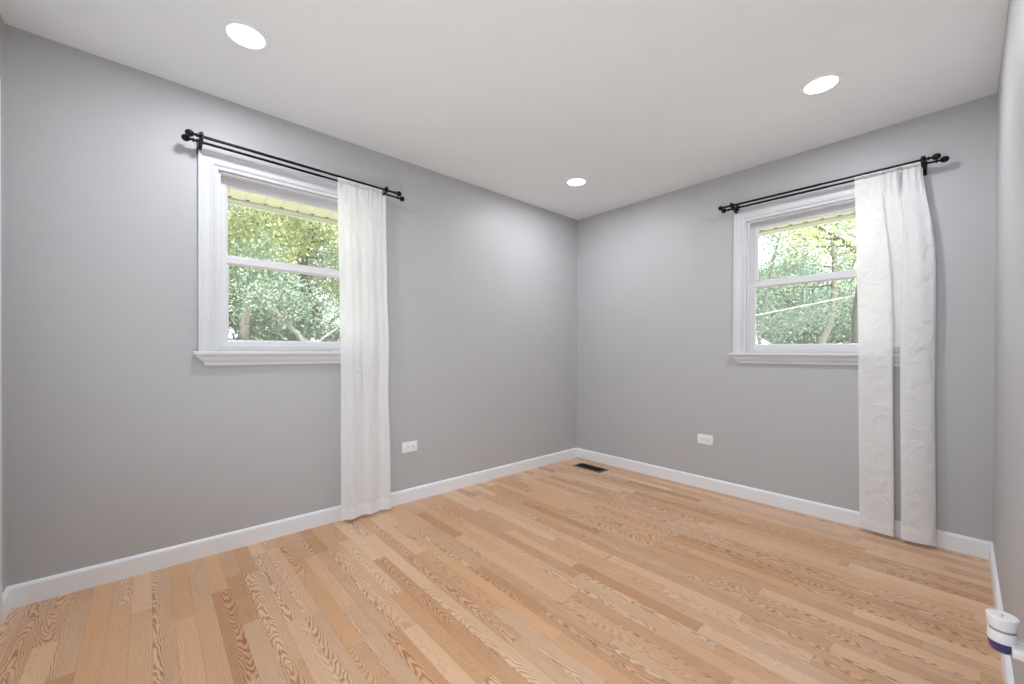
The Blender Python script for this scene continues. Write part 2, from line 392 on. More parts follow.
# ------------------------------------------------------------------ windows
def window(name, loc, rz):
    root = struct(empty(name, loc, rz))
    # casing: moulded, mitred, standing on the stool
    prof = [(0.0, 0.0), (0.0, 0.021), (0.003, 0.024), (0.010, 0.024), (0.016, 0.019), (0.030, 0.016), (0.048, 0.016), (0.054, 0.020), (0.060, 0.023),
            (0.066, 0.020), (0.070, 0.014), (0.078, 0.012), (0.085, 0.010), (0.085, 0.0)]
    bm = bmesh.new(); zt = 2.137; zb = 1.0825; rings = []
    for w_, t in prof:
        rings.append([bm.verts.new(p_) for p_ in ((w_, -t, zb), (w_, -t, zt - w_), (WW - w_, -t, zt - w_), (WW - w_, -t, zb))])
    for r0, r1 in zip(rings, rings[1:]):
        for k in range(3): bm.faces.new((r0[k], r0[k + 1], r1[k + 1], r1[k]))
    bm.faces.new([r[0] for r in rings]); bm.faces.new([r[3] for r in rings])
    auto_smooth(finish(bm, 'casing', M_CASE, root), 25)
    # stool with rounded nose and horns
    bm = bmesh.new(); box(bm, -0.022, WW + 0.022, -0.046, -0.0005, 1.062, 1.082, 0.005, 3)
    box(bm, OA0 + 0.001, OA1 - 0.001, 0.0, 0.03, 1.0715, 1.082)
    auto_smooth(finish(bm, 'window_sill', M_CASE, root))
    # apron: crown moulding with returned ends, narrower towards the bottom
    bm = bmesh.new(); rings = []
    for z, ins, d in ((1.0615, -0.014, 0.038), (1.056, -0.012, 0.037), (1.052, -0.006, 0.031), (1.042, 0.004, 0.029), (1.030, 0.016, 0.024), (1.022, 0.022, 0.017), (1.016, 0.024, 0.017), (1.006, 0.028, 0.015), (1.004, 0.031, 0.012)):
        rings.append([bm.verts.new(p_) for p_ in ((ins, 0, z), (ins, -d, z), (WW - ins, -d, z), (WW - ins, 0, z))])
    for r0, r1 in zip(rings, rings[1:]):
        for k in range(4): bm.faces.new((r0[k], r0[(k + 1) % 4], r1[(k + 1) % 4], r1[k]))
    bm.faces.new(rings[0]); bm.faces.new(rings[-1])
    auto_smooth(finish(bm, 'apron', M_CASE, root), 20)
    # jamb lining through the wall
    bm = bmesh.new(); frame_loop(bm, OA0, OA1, OZ0 + 0.0125, OZ1, [(0, 0.0005), (0.006, 0.0005), (0.006, TH + 0.01), (0, TH + 0.01)])
    finish(bm, 'jamb', M_CASE, root)
    # vinyl main frame with two tracks
    fa0, fa1, fz0, fz1 = OA0 + 0.006, OA1 - 0.006, OZ0 + 0.0185, OZ1 - 0.006
    bm = bmesh.new(); frame_loop(bm, fa0, fa1, fz0, fz1, [(0, 0.012), (0.012, 0.012), (0.014, 0.016), (0.014, 0.019), (0.007, 0.0195), (0.007, 0.0555), (0.018, 0.056), (0.018, 0.060), (0.007, 0.0605), (0.007, 0.096), (0.016, 0.097), (0.016, 0.12), (0, 0.12)])
    finish(bm, 'window_frame', M_VINYL, root)
    def sash(nm, a0, a1, z0, z1, b0, b1, wl_):
        bm = bmesh.new()
        prof_ = [(0, b0 + .002), (0.002, b0), (wl_ - 0.010, b0), (wl_ - 0.008, b0 + 0.004), (wl_, b0 + 0.009), (wl_, b1 - 0.009), (wl_ - 0.008, b1 - 0.003), (wl_ - 0.008, b1), (0, b1)]
        frame_loop(bm, a0, a1, z0, z1, prof_)
        s = finish(bm, nm, M_VINYL, root)
        bm = bmesh.new(); box(bm, a0 + wl_ - 0.004, a1 - wl_ + 0.004, (b0 + b1) / 2 - 0.003, (b0 + b1) / 2 + 0.003, z0 + wl_ - 0.004, z1 - wl_ + 0.004)
        finish(bm, 'pane', M_GLASS, s)
        return s
    wl_ = 0.042
    lo = sash('lower_sash', fa0 + 0.008, fa1 - 0.008, fz0 + 0.014, 1.597, 0.021, 0.053, wl_)
    hi = sash('upper_sash', fa0 + 0.009, fa1 - 0.009, 1.575, fz1 - 0.012, 0.062, 0.094, wl_)
    for s in (-1, 1):
        bm = bmesh.new(); c = WW / 2 + s * 0.165
        box(bm, c - 0.030, c + 0.030, 0.023, 0.051, 1.5972, 1.602, 0.0015)
        box(bm, c - 0.020, c + 0.024, 0.027, 0.045, 1.602, 1.611, 0.003)
        lathe(bm, [(0, 0), (0.010, 0), (0.010, 0.006), (0.006, 0.009), (0, 0.010)], (c, 0.036, 1.610), (0, 0, 1), 14)
        box(bm, c - 0.030, c + 0.002, 0.026, 0.034, 1.606, 1.612, 0.002)
        auto_smooth(finish(bm, 'sash_lock', M_VINYL, lo))
    # stop bead recess at the head
    bm = bmesh.new(); box(bm, fa0 + 0.02, fa1 - 0.02, 0.004, 0.0118, fz1 - 0.009, fz1 - 0.001, 0.001)
    finish(bm, 'head_stop', M_VINYL, root)
    return root
window('window_1', (XL, L, 0), 0.0)
window('window_2', (R, YR, 0), -PI / 2)

# ------------------------------------------------------------------ curtain rods (double rod, two brackets, four finials)
ZR = 2.150
def finial(bm, a, b, z, s):
    lathe(bm, [(0.0075, -0.002), (0.0105, 0.0), (0.0105, 0.004), (0.006, 0.007), (0.0055, 0.014), (0.009, 0.016), (0.0140, 0.021), (0.0168, 0.029), (0.0162, 0.038), (0.0118, 0.046), (0.005, 0.0500), (0, 0.0505)],
          (a, b, z), (s, 0, 0), 20)
def curtain_rod(loc, rz, lab, fl, bl, fr_, br, bra, brb):
    """fl.. = where the finials begin; bra/brb = bracket positions"""
    root = empty('curtain_rod', loc, rz); root.rotation_euler = (0, 0.0085, rz)
    root.location = Vector(loc) + Matrix.Rotation(rz, 3, 'Z') @ Vector((-0.0183, 0, 0.004))
    tag(root, lab, 'curtain rod', 'double black curtain rods')
    for nm, b, a0, a1, r in (('front_rod', -0.106, fl, fr_, 0.0074), ('back_rod', -0.062, bl, br, 0.0068)):
        z_ = ZR + 0.007 if nm == 'front_rod' else ZR - 0.004
        bm = bmesh.new(); tube(bm, [(a0, b, z_), (a0 + (a1 - a0) * .55, b, z_)], r, 16); tube(bm, [(a0 + (a1 - a0) * .55 - .01, b, z_), (a1, b, z_)], r * 0.88, 16)
        rod = auto_smooth(finish(bm, nm, M_BLACK, root))
        for a, s in ((a0, -1), (a1, 1)):
            bm = bmesh.new(); finial(bm, a, b, z_, s); auto_smooth(finish(bm, 'finial', M_BLACK, rod))
    for a in (bra, brb):
        bm = bmesh.new()
        box(bm, a - 0.011, a + 0.011, -0.0060, -0.0012 , ZR - 0.052, ZR + 0.032, 0.0012)
        # arm
        prof_ = [(-0.004, -0.034), (-0.03, -0.026), (-0.062, -0.0190), (-0.106, -0.0085), (-0.115, -0.006)]
        for (b0, z0), (b1, z1) in zip(prof_, prof_[1:]):
            vs = []
            for (bb, zz) in ((b0, z0), (b1, z1)):
                for da in (-0.0085, 0.0085):
                    for dz in (-0.003, 0.003): vs.append(bm.verts.new((a + da, bb, ZR + zz + dz)))
            for q in ((0, 1, 3, 2), (4, 6, 7, 5), (0, 4, 5, 1), (2, 3, 7, 6), (0, 2, 6, 4), (1, 5, 7, 3)): bm.faces.new([vs[i] for i in q])
        box(bm, a - 0.0105, a + 0.0105, -0.119, -0.112, ZR - 0.006, ZR + 0.020, 0.002)
        # U cups
        for bc, zc in ((-0.062, -0.004), (-0.106, 0.007)):
            pts = [(bc + 0.0110 * math.cos(t), ZR + zc - 0.001 + 0.0110 * math.sin(t)) for t in [PI + k * PI / 10 for k in range(11)]]
            pts = [(bc - 0.0110, ZR + zc + 0.016)] + pts + [(bc + 0.0110, ZR + zc + 0.012)]
            for (b0, z0), (b1, z1) in zip(pts, pts[1:]):
                d = Vector((b1 - b0, z1 - z0)).normalized(); nx = Vector((-d.y, d.x)) * 0.0012
                vs = [bm.verts.new((a + da, bb + s * nx.x, zz + s * nx.y)) for (bb, zz) in ((b0, z0), (b1, z1)) for da in (-0.007, 0.007) for s in (-1, 1)]
                for q in ((0, 1, 3, 2), (4, 6, 7, 5), (0, 4, 5, 1), (2, 3, 7, 6), (0, 2, 6, 4), (1, 5, 7, 3)): bm.faces.new([vs[i] for i in q])
        box(bm, a - 0.002, a + 0.002, -0.020, -0.004, ZR + 0.010, ZR + 0.030, 0.001)
        br_ = finish(bm, 'bracket', M_BLACK, root)
        bm = bmesh.new()
        lathe(bm, [(0, 0), (0.003, 0), (0.003, 0.010), (0.007, 0.011), (0.007, 0.018), (0, 0.019)], (a, -0.1185, ZR + 0.008), (0, -1, 0.2), 12)
        auto_smooth(finish(bm, 'thumb_screw', M_BLACK, br_))
    return root
curtain_rod((XL, L, 0), 0.0, 'double black metal curtain rod with ball finials over the window in the long left wall', -0.008, -0.020, 1.040, 1.085, 0.006, 0.980)
curtain_rod((R, YR, 0), -PI / 2, 'double black metal curtain rod with ball finials over the window in the right-hand far wall', -0.028, -0.022, 1.022, 1.052, 0.020, 1.004)

# ------------------------------------------------------------------ curtains
def spline(pts, n):
    P_ = [Vector(p_) for p_ in pts]; out = []
    seg = len(P_) - 1
    for i in range(n):
        t = i / (n - 1) * seg; k = min(int(t), seg - 1); f = t - k
        p0 = P_[max(k - 1, 0)]; p1 = P_[k]; p2 = P_[k + 1]; p3 = P_[min(k + 2, seg)]
        out.append(0.5 * ((2 * p1) + (p2 - p0) * f + (2 * p0 - 5 * p1 + 4 * p2 - p3) * f * f + (3 * p1 - p0 - 3 * p2 + p3) * f ** 3))
    return out
def sstep(a, b, x):
    t = max(0.0, min(1.0, (x - a) / (b - a))); return t * t * (3 - 2 * t)
def hashn(*v):
    s = math.sin(sum(a * b for a, b in zip(v, (127.1, 311.7, 74.7)))) * 43758.5453; return s - math.floor(s)
def vnoise(x, y, seed=0.0):
    xi, yi = math.floor(x), math.floor(y); fx, fy = x - xi, y - yi
    fx = fx * fx * (3 - 2 * fx); fy = fy * fy * (3 - 2 * fy)
    a = hashn(xi, yi, seed); b = hashn(xi + 1, yi, seed); c = hashn(xi, yi + 1, seed); d = hashn(xi + 1, yi + 1, seed)
    return (a * (1 - fx) + b * fx) * (1 - fy) + (c * (1 - fx) + d * fx) * fy

def curtain(loc, rz, lab, shape, ztop, zbot, width, seed, slit=None):
    """shape(t, z) -> (a, b)"""
    NU, NZ = 200, 150
    def sheet(name, z0, z1, nz, offs, mat, parent=None):
        bm = bmesh.new(); uv = bm.loops.layers.uv.new('UVMap'); grid = []
        for j in range(nz + 1):
            z = z0 + (z1 - z0) * j / nz; row = []
            prof = [shape(i / NU, z) for i in range(NU + 1)]
            for i in range(NU + 1):
                p0 = prof[max(i - 1, 0)]; p1 = prof[min(i + 1, NU)]
                tx, ty = p1[0] - p0[0], p1[1] - p0[1]; ln = math.hypot(tx, ty) or 1
                nx, ny = ty / ln, -tx / ln                       # towards the room for a left-to-right walk
                row.append(bm.verts.new((prof[i][0] + nx * offs, prof[i][1] + ny * offs, z)))
            grid.append(row)
        for j in range(nz):
            for i in range(NU):
                if slit and slit[0] < i / NU < slit[1] and z0 + (z1 - z0) * j / nz < slit[2]: continue
                f = bm.faces.new((grid[j][i], grid[j][i + 1], grid[j + 1][i + 1], grid[j + 1][i])); f.smooth = True
                for lp, (ii, jj) in zip(f.loops, ((i, j), (i + 1, j), (i + 1, j + 1), (i, j + 1))):
                    lp[uv].uv = (ii / NU * width, z0 + (z1 - z0) * jj / nz)
        bmesh.ops.delete(bm, geom=[v for v in bm.verts if not v.link_faces], context='VERTS')
        me = bpy.data.meshes.new(name); bm.to_mesh(me); bm.free(); me.materials.append(mat)
        o = bpy.data.objects.new(name, me); COL.objects.link(o)
        if parent: o.parent = parent
        return o
    root = sheet('curtain', zbot, ztop, NZ, 0.0, M_CLOTH)
    root.location = loc; root.rotation_euler = (0, 0, rz)
    tag(root, lab, 'curtain', 'white sheer curtains')
    sheet('hem', zbot - 0.001, zbot + 0.075, 10, 0.0012, M_HEM, root)
    sheet('rod_pocket', ztop - 0.038, ztop + 0.001, 16, 0.0012, M_HEM, root)
    return root

def gather(t, z, n, seed):
    """small puckers close to the rod pocket"""
    k = sstep(1.93, 2.11, z)
    g = math.sin(2 * PI * n * t + 1.7 * math.sin(5.1 * t + seed) + seed) * 0.0030 * (0.35 + 0.65 * t) + (vnoise(t * n * 2.3, z * 3, seed) - .5) * 0.006
    return g * k
def pocket(z):                       # the pocket bulges around the rod and closes above and below it
    d = abs(z - ZR + 0.004) / 0.018
    return max(0.0, 1 - d * d) if d < 1 else 0.0

def shape_left(t, z):
    k = sstep(2.12, 1.2, z) if False else 1 - sstep(1.2, 2.12, z)
    a0 = 0.682 + 0.018 * (1 - sstep(0.9, 2.15, z)) - 0.006 * (1 - sstep(0.0, 0.5, z))
    a1 = 0.995 + 0.022 * (1 - sstep(0.9, 2.15, z)) + 0.016 * (1 - sstep(0.0, 0.9, z))
    s = t + 0.02 * math.sin(2 * PI * 2.5 * t + 1.0) * k
    a = a0 + (a1 - a0) * s
    f = math.sin(2 * PI * (2.6 * t + 0.12 * (1.6 - z) * t) + 0.6) * 0.012 + math.sin(2 * PI * (6.3 * t) + 2.2) * 0.0045 * (0.4 + 0.6 * sstep(0.3, 1.9, z))
    f += (vnoise(t * 5 + z * 1.3, z * 4.0, 3.0) - 0.5) * 0.006
    b = -0.071 + f * (0.15 + 0.85 * k) + gather(t, z, 10, 0.7) - 0.003 * pocket(z) - 0.010 * (1 - sstep(0.0, 0.9, z))
    a += 0.002 * math.sin(z * 9 + t * 4) * k
    if abs(z - ZR) < 0.016: b = min(b, -0.0722)
    return a, min(b, -0.051 if z > 0.98 else -0.04)
LOW = [(.728, -.066), (.750, -.074), (.785, -.080), (.815, -.084), (.845, -.088), (.868, -.091), (.881, -.089), (.886, -.080), (.878, -.071), (.862, -.065), (.858, -.059), (.868, -.054),
       (.890, -.052), (.918, -.052), (.945, -.055), (.954, -.062), (.945, -.070), (.928, -.077), (.918, -.085), (.919, -.093), (.932, -.098), (.955, -.099), (.985, -.096), (1.012, -.091), (1.035, -.083), (1.050, -.074), (1.056, -.064)]
NL = 201
LOWS = spline(LOW, NL)
MONO = []
for q_ in LOWS: MONO.append(max(q_.x, MONO[-1] if MONO else -9))
def shape_right(t, z):
    i = t * (NL - 1); i0 = min(int(i), NL - 2); p_ = LOWS[i0].lerp(LOWS[i0 + 1], i - i0)
    k = 1 - sstep(1.45, 2.10, z)
    k2 = 1 - sstep(1.3, 2.14, z)
    al = 0.707 + 0.024 * (1 - sstep(1.0, 2.15, z)); ar = 1.000 + 0.056 * (1 - sstep(1.45, 2.15, z))
    mono = (MONO[i0] + (MONO[i0 + 1] - MONO[i0]) * (i - i0) - LOW[0][0]) / (LOW[-1][0] - LOW[0][0])
    lin = al + (ar - al) * (0.30 * t + 0.70 * mono)
    low = p_.x + (0.004 if z < .6 else 0) * 0
    low = low + (1 - sstep(0.0, 1.0, z)) * (0.010 - 0.002 * t) + (al - 0.728) * (1 - t) * k
    a = lin * (1 - k2) + low * k2
    b_top = -0.071 + gather(t, z, 16, 2.1) * (1.0 + 1.2 * sstep(0.3, 0.5, t)) - 0.003 * pocket(z) + 0.008 * math.sin(2 * PI * 3.4 * t + .4) * (1 - sstep(1.9, 2.12, z))
    fold = p_.y + 0.0025 * math.sin(t * 38 + 1.2 * z) * sstep(0.9, 1.9, z)
    b = b_top * (1 - k) + fold * k + (vnoise(t * 6 + 2 * z, z * 5.0, 5.0) - 0.5) * 0.006
    if t > 0.78: b += 0.004 * math.sin((t - .78) * 60) * k * sstep(0.9, 2.0, z)
    if abs(z - ZR) < 0.016: b = min(b, -0.0722)
    return a, min(b, -0.050 if z > 0.98 else -0.036)
curtain((XL, L, 0), 0.0, 'white sheer curtain panel hanging to the floor beside the window in the long left wall', shape_left, 2.160, 0.022, 0.75, 0.0)
curtain((R, YR, 0), -PI / 2, 'white sheer curtain with a narrow vertical gap, beside the window in the right-hand far wall', shape_right, 2.160, 0.024, 0.75, 1.0, slit=(10.6 / 26, 14.3 / 26, 1.11))

# ------------------------------------------------------------------ outlets
def outlet(loc, rz, lab):
    root = empty('wall_outlet', loc, rz); tag(root, lab, 'outlet', 'white horizontal duplex outlets')
    bm = bmesh.new(); box(bm, -0.060, 0.060, -0.0055, -0.0003, -0.0385, 0.0385, 0.0025, 3)
    auto_smooth(finish(bm, 'face_plate', M_PLATE, root))
    for s in (-1, 1):
        c = s * 0.0195; bm = bmesh.new()
        n = 28; v0 = []; v1 = []
        for k in range(n):
            t = 2 * PI * k / n; x = 0.0172 * math.cos(t); z = 0.0172 * math.sin(t)
            x = max(-0.0140, min(0.0140, x))
            v0.append(bm.verts.new((c + x, -0.0052, z))); v1.append(bm.verts.new((c + x * .97, -0.0076, z * .97)))
        for k in range(n): bm.faces.new((v0[k], v0[(k + 1) % n], v1[(k + 1) % n], v1[k]))
        bm.faces.new(v1)
        rc = auto_smooth(finish(bm, 'receptacle', M_PLATE, root))
        bm = bmesh.new()
        box(bm, c - 0.0055, c + 0.0035, -0.0079, -0.0074, 0.0055, 0.0073)
        box(bm, c - 0.0045, c + 0.0030, -0.0079, -0.0074, -0.0073, -0.0055)
        lathe(bm, [(0, 0), (0.0026, 0), (0.0026, 0.0005), (0, 0.0005)], (c + 0.0088, -0.0074, 0), (0, -1, 0), 12)
        tag(finish(bm, 'slots', M_DARK, rc), 'dark slots')
    bm = bmesh.new(); lathe(bm, [(0, 0), (0.0035, 0), (0.0035, 0.0009), (0.002, 0.0014), (0, 0.0015)], (0, -0.0055, 0), (0, -1, 0), 14)
    auto_smooth(finish(bm, 'screw', M_PLATE, root))
outlet((1.400, L, 0.394), 0.0, 'white horizontal electrical outlet low on the left wall, just right of the curtain')
outlet((R, 1.367, 0.391), -PI / 2, 'white horizontal electrical outlet low on the right-hand far wall, left of its window')

# ------------------------------------------------------------------ floor register
fr = empty('floor_register', (3.0715, 2.323, 0)); tag(fr, 'dark brown metal floor register set in the oak floor near the far corner', 'floor vent')
bm = bmesh.new()
def reg_frame(bm):
    a, b_, ia, ib = 0.070, 0.155, 0.051, 0.136
    out0 = [(-a, -b_), (a, -b_), (a, b_), (-a, b_)]; in_ = [(-ia, -ib), (ia, -ib), (ia, ib), (-ia, ib)]
    rings = [[bm.verts.new((x, y, z)) for x, y in lst] for lst, z in ((out0, 0.0004), ([(x * .975, y * .988) for x, y in out0], 0.004), (in_, 0.0052), (in_, 0.0008))]
    for r0, r1 in zip(rings, rings[1:]):
        for k in range(4): bm.faces.new((r0[k], r0[(k + 1) % 4], r1[(k + 1) % 4], r1[k]))
reg_frame(bm); finish(bm, 'frame', M_VENT, fr)
bm = bmesh.new(); box(bm, -0.051, 0.051, -0.136, 0.136, 0.0004, 0.0010); finish(bm, 'grille_backing', M_VENTD, fr)
bm = bmesh.new()
box(bm, -0.002, 0.002, -0.136, 0.136, 0.001, 0.0048)
for k in range(26):
    y = -0.130 + k * 0.0104; box(bm, -0.051, -0.002, y - 0.0014, y + 0.0014, 0.001, 0.0046); box(bm, 0.002, 0.051, y - 0.0014, y + 0.0014, 0.001, 0.0046)
finish(bm, 'louvers', M_VENTD, fr)

# ------------------------------------------------------------------ ceiling lights
def ceiling_light(x, y, lab):
    root = empty('ceiling_light', (x, y, H)); tag(root, lab, 'ceiling light', 'round recessed ceiling lights')
    bm = bmesh.new(); lathe(bm, [(0.0905, -0.0002), (0.0895, -0.003), (0.086, -0.0055), (0.073, -0.0075), (0.0695, -0.0075), (0.0685, -0.004), (0.0685, -0.0002)], (0, 0, 0), (0, 0, 1), 64)
    auto_smooth(finish(bm, 'trim_ring', M_CEIL, root), 50)
    bm = bmesh.new(); lathe(bm, [(0.0683, -0.001), (0.0683, -0.0062), (0.060, -0.0078), (0.03, -0.0092), (0, -0.0095)], (0, 0, 0), (0, 0, 1), 64)
    auto_smooth(finish(bm, 'lens', M_LENS, root), 50)
    ld = bpy.data.lights.new('downlight', 'AREA'); ld.shape = 'DISK'; ld.size = 0.13; ld.energy = LAMP_W; ld.color = (0.94, 0.975, 1.0)
    lo = bpy.data.objects.new('lamp', ld); COL.objects.link(lo); lo.parent = root; lo.location = (0, 0, -0.012)
ceiling_light(0.312, 2.066, 'round white recessed ceiling light nearest the left window, at upper left of the photo')
ceiling_light(2.525, 0.489, 'round white recessed ceiling light in front of the right-hand window, upper right of photo')
ceiling_light(2.532, 2.066, 'round white recessed ceiling light nearest the far corner, smallest one in view')
ceiling_light(0.312, 0.489, 'round white recessed ceiling light above the camera, beyond the top edge of the photo')

# ------------------------------------------------------------------ plug-in air freshener on the near right wall
pa = empty('air_freshener', (1.530, -0.066, 0.060)); pa.scale = (0.97, 0.97, 0.85); tag(pa, 'white round plug-in air freshener with dark blue bottom, at the lower right edge', 'air freshener')
bm = bmesh.new(); lathe(bm, [(0.0235, 0.392), (0.0245, 0.395), (0.0245, 0.420), (0.0235, 0.422), (0.0215, 0.4222), (0.0215, 0.3918)], (0, 0, 0), (0, 0, 1), 40)
auto_smooth(finish(bm, 'body', M_PLATE, pa))
bm = bmesh.new(); lathe(bm, [(0, 0.421), (0.0222, 0.421), (0.0222, 0.4295), (0, 0.4295)], (0, 0, 0), (0, 0, 1), 40)
tag(auto_smooth(finish(bm, 'groove_band', M_GRAYB, pa)), 'grey groove around the middle')
bm = bmesh.new(); lathe(bm, [(0, 0.429), (0.0235, 0.429), (0.0250, 0.432), (0.0265, 0.452), (0.0275, 0.459), (0.0268, 0.4625), (0.0240, 0.4640), (0.0150, 0.4632), (0.0075, 0.4625), (0.0070, 0.4605), (0, 0.4600)], (0, 0, 0), (0, 0, 1), 48)
cp = auto_smooth(finish(bm, 'cap', M_PLATE, pa))
bm = bmesh.new(); box(bm, -0.006, 0.006, -0.0015, 0.0015, 0.4601, 0.4618, 0.0005); finish(bm, 'vent_slot', M_GRAYB, cp)
bm = bmesh.new(); lathe(bm, [(0, 0.3595), (0.010, 0.360), (0.0175, 0.364), (0.0215, 0.371), (0.0236, 0.381), (0.0238, 0.3922), (0, 0.3922)], (0, 0, 0), (0, 0, 1), 40)
tag(auto_smooth(finish(bm, 'refill_bottle', M_NAVY, pa)), 'dark blue rounded bottom')
bm = bmesh.new(); box(bm, -0.040, 0.016, -0.0425, -0.014, 0.372, 0.398, 0.004, 3)
auto_smooth(finish(bm, 'plug_housing', M_PLATE, pa))

# ------------------------------------------------------------------ outside: eaves, roof, lawn
ZS = 2.20
def eave(name, loc, rz, a0, a1):
    """local: a along the wall, b outward from the wall's outer face"""
    root = struct(empty(name, loc, rz))
    D1, D2 = 0.745, 0.835
    bm = bmesh.new(); p_ = 0.112; n = int((a1 - a0) / p_)
    for k in range(n):                                       # V-grooved vinyl strips
        x0 = a0 + k * p_; x1 = x0 + p_
        v = [bm.verts.new(q) for q in ((x0, 0, ZS + .006), (x0 + .008, 0, ZS), (x1 - .001, 0, ZS), (x1 - .001, D1, ZS), (x0 + .008, D1, ZS), (x0, D1, ZS + .006))]
        bm.faces.new((v[0], v[1], v[4], v[5])); bm.faces.new((v[1], v[2], v[3], v[4]))
    box(bm, a0, a1, 0, D2, ZS + 0.008, ZS + 0.014)
    finish(bm, 'soffit_panel', M_SOFF, root)
    bm = bmesh.new()
    for k in range(n): lathe(bm, [(0, 0.0), (0.0125, 0.0), (0.0125, 0.004), (0, 0.004)], (a0 + k * p_ + .020, D1 - 0.020, ZS - 0.003), (0, 0, 1), 12)
    finish(bm, 'vent_holes', M_DARK, root)
    bm = bmesh.new(); box(bm, a0, a1, D1, D2, ZS - 0.014, ZS + 0.008); box(bm, a0, a1, D2 - 0.02, D2, ZS + 0.008, ZS + 0.18)
    finish(bm, 'fascia', M_FASC, root)
    bm = bmesh.new(); box(bm, a0, a1, D2 - 0.012, D2 + 0.006, ZS - 0.020, ZS - 0.0141); finish(bm, 'drip_edge', M_LIP, root)
    return root
eave('eave_1', (0, L + TH, 0), 0.0, -2.16, 4.3)
eave('eave_2', (R + TH, 0, 0), -PI / 2, -3.5, 3.2)
bm = bmesh.new()
x0, x1, y0, y1 = -4.0, R + TH + 0.84, -5.0, L + TH + 0.84
vs = [bm.verts.new(q) for q in ((x0, y0, ZS + 0.19), (x1, y0, ZS + 0.19), (x1, y1, ZS + 0.19), (x0, y1, ZS + 0.19), (x0, y0, 3.6), (x1 - 3.5, y0, 3.6), (x1 - 3.5, y1 - 3.5, 3.6), (x0, y1 - 3.5, 3.6))]
for q in ((0, 1, 5, 4), (1, 2, 6, 5), (2, 3, 7, 6), (3, 0, 4, 7), (4, 5, 6, 7)): bm.faces.new([vs[i] for i in q])
struct(finish(bm, 'house_roof', M_SHING))
GZ = -0.55
bm = bmesh.new(); g = 70; vs = [bm.verts.new(q) for q in ((-g, -g, GZ), (g, -g, GZ), (g, g, GZ), (-g, g, GZ))]; bm.faces.new(vs)
struct(finish(bm, 'lawn', M_LAWN))

# ------------------------------------------------------------------ trees
def tree(name, loc, lab, group, seed, height, r0, lean, leafmat, barkmat, clear=1.6, spread=2.2, limbs=9, leaf=0.085, per=60, lay=None, dens=1.0):
    rnd = random.Random(seed); nr = np.random.RandomState(seed)
    root = empty(name, loc); tag(root, lab, 'tree', group)
    bm = bmesh.new(); tips = []
    def limb(p_, d, ln, r, depth, nseg=5):
        pts = [p_.copy()]; rads = [r]; d = d.normalized()
        for k in range(nseg):
            d = (d + Vector((rnd.uniform(-1, 1), rnd.uniform(-1, 1), rnd.uniform(-.5, .7))) * (0.16 + 0.04 * depth)).normalized()
            pts.append(pts[-1] + d * ln / nseg); rads.append(r * (1 - 0.72 * (k + 1) / nseg))
        tube(bm, pts, rads, 9 if depth == 0 else (6 if depth == 1 else 4))
        if depth == 0: return pts, rads
        if depth < 3:
            nb = {1: 5, 2: 4}[depth]
            for k in range(nb):
                t = 0.3 + 0.7 * (k + rnd.random() * .6) / nb; i = min(int(t * nseg), nseg - 1); q = pts[i].lerp(pts[i + 1], t * nseg - i)
                dd = (d * 0.5 + Vector((rnd.uniform(-1, 1), rnd.uniform(-1, 1), rnd.uniform(-.55, .7)))).normalized()
                limb(q, dd, ln * rnd.uniform(.38, .6), max(0.006, rads[i] * .55), depth + 1, 4)
        if depth >= 2:
            for q in pts[1:]: tips.append(q)
        return pts, rads
    pts, rads = limb(Vector((0, 0, 0)), Vector(lean), height * 0.85, r0, 0, 9)
    for k in range(limbs):
        t = clear / height + (1 - clear / height) * (k + rnd.random()) / limbs
        i = min(int(t * 9), 8); q = pts[i].lerp(pts[i + 1], t * 9 - i); an = k * 2.4 + rnd.uniform(-.4, .4)
        d = Vector((math.cos(an), math.sin(an), rnd.uniform(-0.05, 0.75)))
        limb(q, d, spread * rnd.uniform(.7, 1.15) * (1.1 - 0.45 * t), rads[i] * .5, 1, 5)
    for e in (lay or []):                                    # named big branches: (start, end, radius)
        p0, p1 = Vector(e[0]), Vector(e[1]); ps = [p0.lerp(p1, k / 6) + Vector((rnd.uniform(-1, 1), rnd.uniform(-1, 1), rnd.uniform(-1, 1))) * 0.03 * (0 < k < 6) for k in range(7)]
        tube(bm, ps, [e[2] * (1 - .5 * k / 6) for k in range(7)], 8)
    auto_smooth(finish(bm, 'trunk', barkmat, root), 60)
    T = np.array([tuple(q) for q in tips]); n = int(len(T) * per * dens)
    c = T[nr.randint(0, len(T), n)] + nr.normal(0, 1, (n, 3)) * np.array([0.20, 0.20, 0.16])
    c[:, 2] = np.maximum(c[:, 2], 0.25)
    d1 = nr.normal(0, 1, (n, 3)); d1 /= np.linalg.norm(d1, axis=1)[:, None]
    d2 = np.cross(d1, nr.normal(0, 1, (n, 3))); d2 /= np.linalg.norm(d2, axis=1)[:, None]
    s = (leaf * nr.uniform(.6, 1.25, n))[:, None]
    V = np.stack([c - d1 * s * .6, c + d2 * s * .34, c + d1 * s * .6, c - d2 * s * .34], 1).reshape(-1, 3)
    me = bpy.data.meshes.new('foliage'); me.vertices.add(4 * n); me.loops.add(4 * n); me.polygons.add(n)
    me.vertices.foreach_set('co', V.astype(np.float32).ravel()); me.loops.foreach_set('vertex_index', np.arange(4 * n, dtype=np.int32))
    me.polygons.foreach_set('loop_start', np.arange(0, 4 * n, 4, dtype=np.int32))
    me.update(calc_edges=True); me.validate(); me.materials.append(leafmat)
    o = bpy.data.objects.new('foliage', me); COL.objects.link(o); o.parent = root
    return root
GT = 'leafy trees outside the windows'
